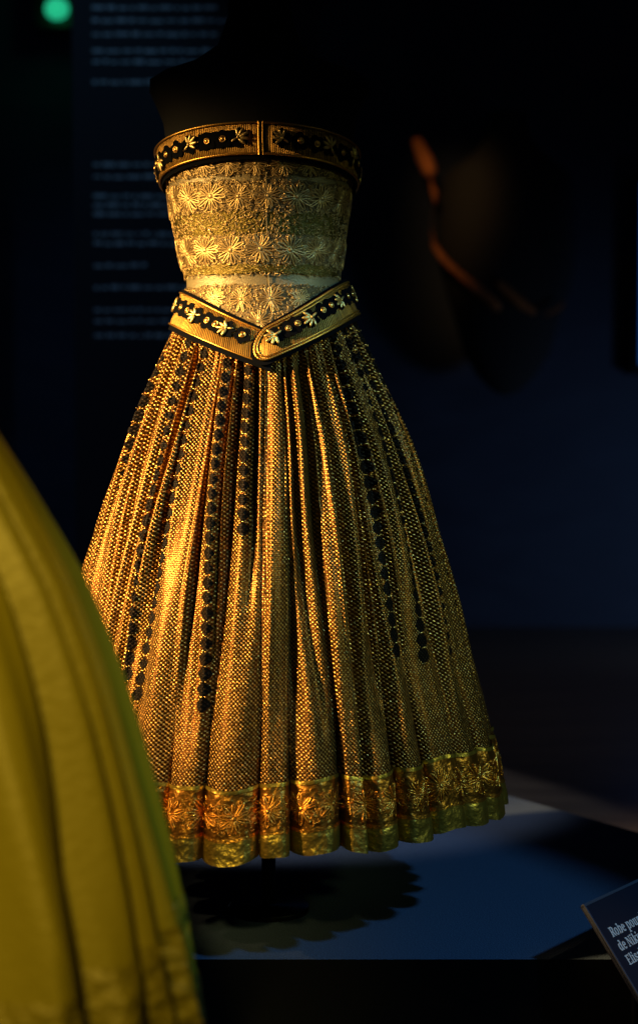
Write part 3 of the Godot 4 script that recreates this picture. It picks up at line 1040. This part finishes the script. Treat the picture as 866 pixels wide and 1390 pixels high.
# ---------------------------------------------------------------- far things, out of focus
func build_background() -> void:
	# tall dark panel printed with lines of pale text
	var t := thing("text_panel", "tall dark exhibition panel printed with lines of pale text", "panel", Vector3(-0.62, -0.12, -2.70))
	var m := MB.new()
	m.box(Vector3(-0.165, 0, -0.05), Vector3(0.62, 2.75, 0))
	put("board", m.mesh(), M.panel, t)
	# [height of the line above the panel's foot, length]
	var lines := [[2.205, 0.37], [2.165, 0.43], [2.122, 0.40], [2.070, 0.42], [2.036, 0.31], [1.972, 0.20], [1.712, 0.35], [1.674, 0.40], [1.612, 0.43], [1.584, 0.41], [1.556, 0.38], [1.492, 0.42], [1.462, 0.36], [1.392, 0.17],
		[1.322, 0.41], [1.250, 0.43], [1.214, 0.40], [1.168, 0.24]]
	for e in lines:
		m = MB.new()
		var x := -0.10
		while x < -0.10 + e[1]:
			var w := rng.randf_range(0.012, 0.045)
			m.box(Vector3(x, e[0] - rng.randf_range(0.004, 0.007), 0.0), Vector3(x + w, e[0] + rng.randf_range(0.001, 0.006), 0.001))
			x += w + 0.009
		put("text", m.mesh(), M.print, t)
	# green lamp over a doorway
	t = thing("exit_lamp", "small glowing green lamp high on the dark wall", "lamp", Vector3(-1.075, 2.455, -4.25))
	m = MB.new()
	m.box(Vector3(-0.09, -0.075, -0.15), Vector3(0.09, 0.075, 0.0))
	put("housing", m.mesh(), M.black_metal, t)
	m = MB.new()
	m.blob(Transform3D(Basis.IDENTITY, Vector3(0, 0, 0.0)), Vector3(0.050, 0.046, 0.035), 20, 10)
	put("lamp_face", m.mesh(), glow(Color(0.16, 0.80, 0.58), 0.75), t)
	var ol := OmniLight3D.new()
	ol.name = "exit_glow"
	ol.light_color = Color(0.15, 0.9, 0.55); ol.light_energy = 0.012; ol.light_size = 0.05; ol.omni_range = 10.0; ol.omni_attenuation = 2.0; ol.shadow_enabled = true
	t.add_child(ol)
	ol.position = Vector3(0, 0, 0.06)
	# lit blue screen at the edge of the view
	t = thing("blue_screen", "narrow upright blue glowing screen beyond the dark costume", "screen", Vector3(1.345, 1.00, -4.315))
	m = MB.new()
	m.box(Vector3(-0.035, -0.04, -0.08), Vector3(0.5, 0.80, 0.0))
	put("casing", m.mesh(), M.black_metal, t)
	m = MB.new()
	m.box(Vector3(0.0, 0.0, 0.001), Vector3(0.46, 0.76, 0.006))
	put("screen_face", m.mesh(), glow(Color(0.10, 0.32, 0.62), 0.5), t)
	# pale edge of a partition
	t = thing("partition", "narrow brownish partition end standing in the dark beside the text panel", "partition", Vector3(-1.30, -0.12, -3.6))
	m = MB.new()
	m.box(Vector3(-0.30, 0, -0.05), Vector3(0.05, 2.9, 0.0))
	put("panel", m.mesh(), mat(Color(0.22, 0.19, 0.16), 0.7), t)
	# a dark bodice with a copper braid, on a stand
	t = thing("dark_costume", "dark bodice hung on the wall, trimmed with a curving copper braid", "costume", Vector3(0.77, -0.212, -4.17))
	t.scale = Vector3.ONE * 1.1
	m = MB.new()
	var rows := [[0.98, 0.001], [1.00, 0.05], [1.06, 0.11], [1.14, 0.16], [1.25, 0.19], [1.40, 0.24], [1.55, 0.265], [1.68, 0.26], [1.80, 0.235], [1.88, 0.13], [1.95, 0.075], [2.03, 0.07], [2.031, 0.001]]
	m.grid(64, rows.size() - 1, func(i: int, j: int) -> Array:
		var a := TAU * i / 64
		var r: float = rows[j][1]
		return [Vector3(sin(a) * r, rows[j][0], cos(a) * r * 0.7), Vector3(sin(a), 0.1, cos(a)), Vector2(i / 6.0, j)])
	m.smooth_normals()
	put("bodice", m.mesh(), M.dark_cloth, t)
	# braid, as places on the bodice: x, height, thickness
	for e in [[[-0.340, 1.915, 0.022], [-0.322, 1.87, 0.030], [-0.300, 1.815, 0.034], [-0.292, 1.79, 0.016]], [[-0.292, 1.775, 0.004], [-0.288, 1.745, 0.010], [-0.278, 1.715, 0.015], [-0.278, 1.68, 0.003], [-0.29, 1.60, 0.003], [-0.28, 1.53, 0.010]],
			[[-0.28, 1.53, 0.012], [-0.245, 1.475, 0.017], [-0.19, 1.42, 0.018], [-0.12, 1.36, 0.02], [-0.075, 1.325, 0.022], [-0.055, 1.30, 0.018]],
			[[-0.052, 1.39, 0.012], [-0.02, 1.36, 0.020], [0.03, 1.315, 0.021], [0.075, 1.285, 0.014]], [[0.12, 1.275, 0.008], [0.165, 1.295, 0.009], [0.19, 1.32, 0.006]]]:
		m = MB.new()
		for k in e.size() - 1:
			for w in 6:
				var q := (w + 0.5) / 6.0
				var x: float = lerpf(e[k][0], e[k + 1][0], q)
				var y: float = lerpf(e[k][1], e[k + 1][1], q)
				var r: float = lerpf(e[k][2], e[k + 1][2], q) * rng.randf_range(0.8, 1.1)
				m.blob(Transform3D(Basis.IDENTITY, Vector3(x, y, 0.168 * sqrt(maxf(0.03, 1.0 - pow(x / 0.35, 2.0))) + 0.004)), Vector3(r, r, 0.012), 8, 5)
		put("copper_braid", m.mesh(), M.copper, t)
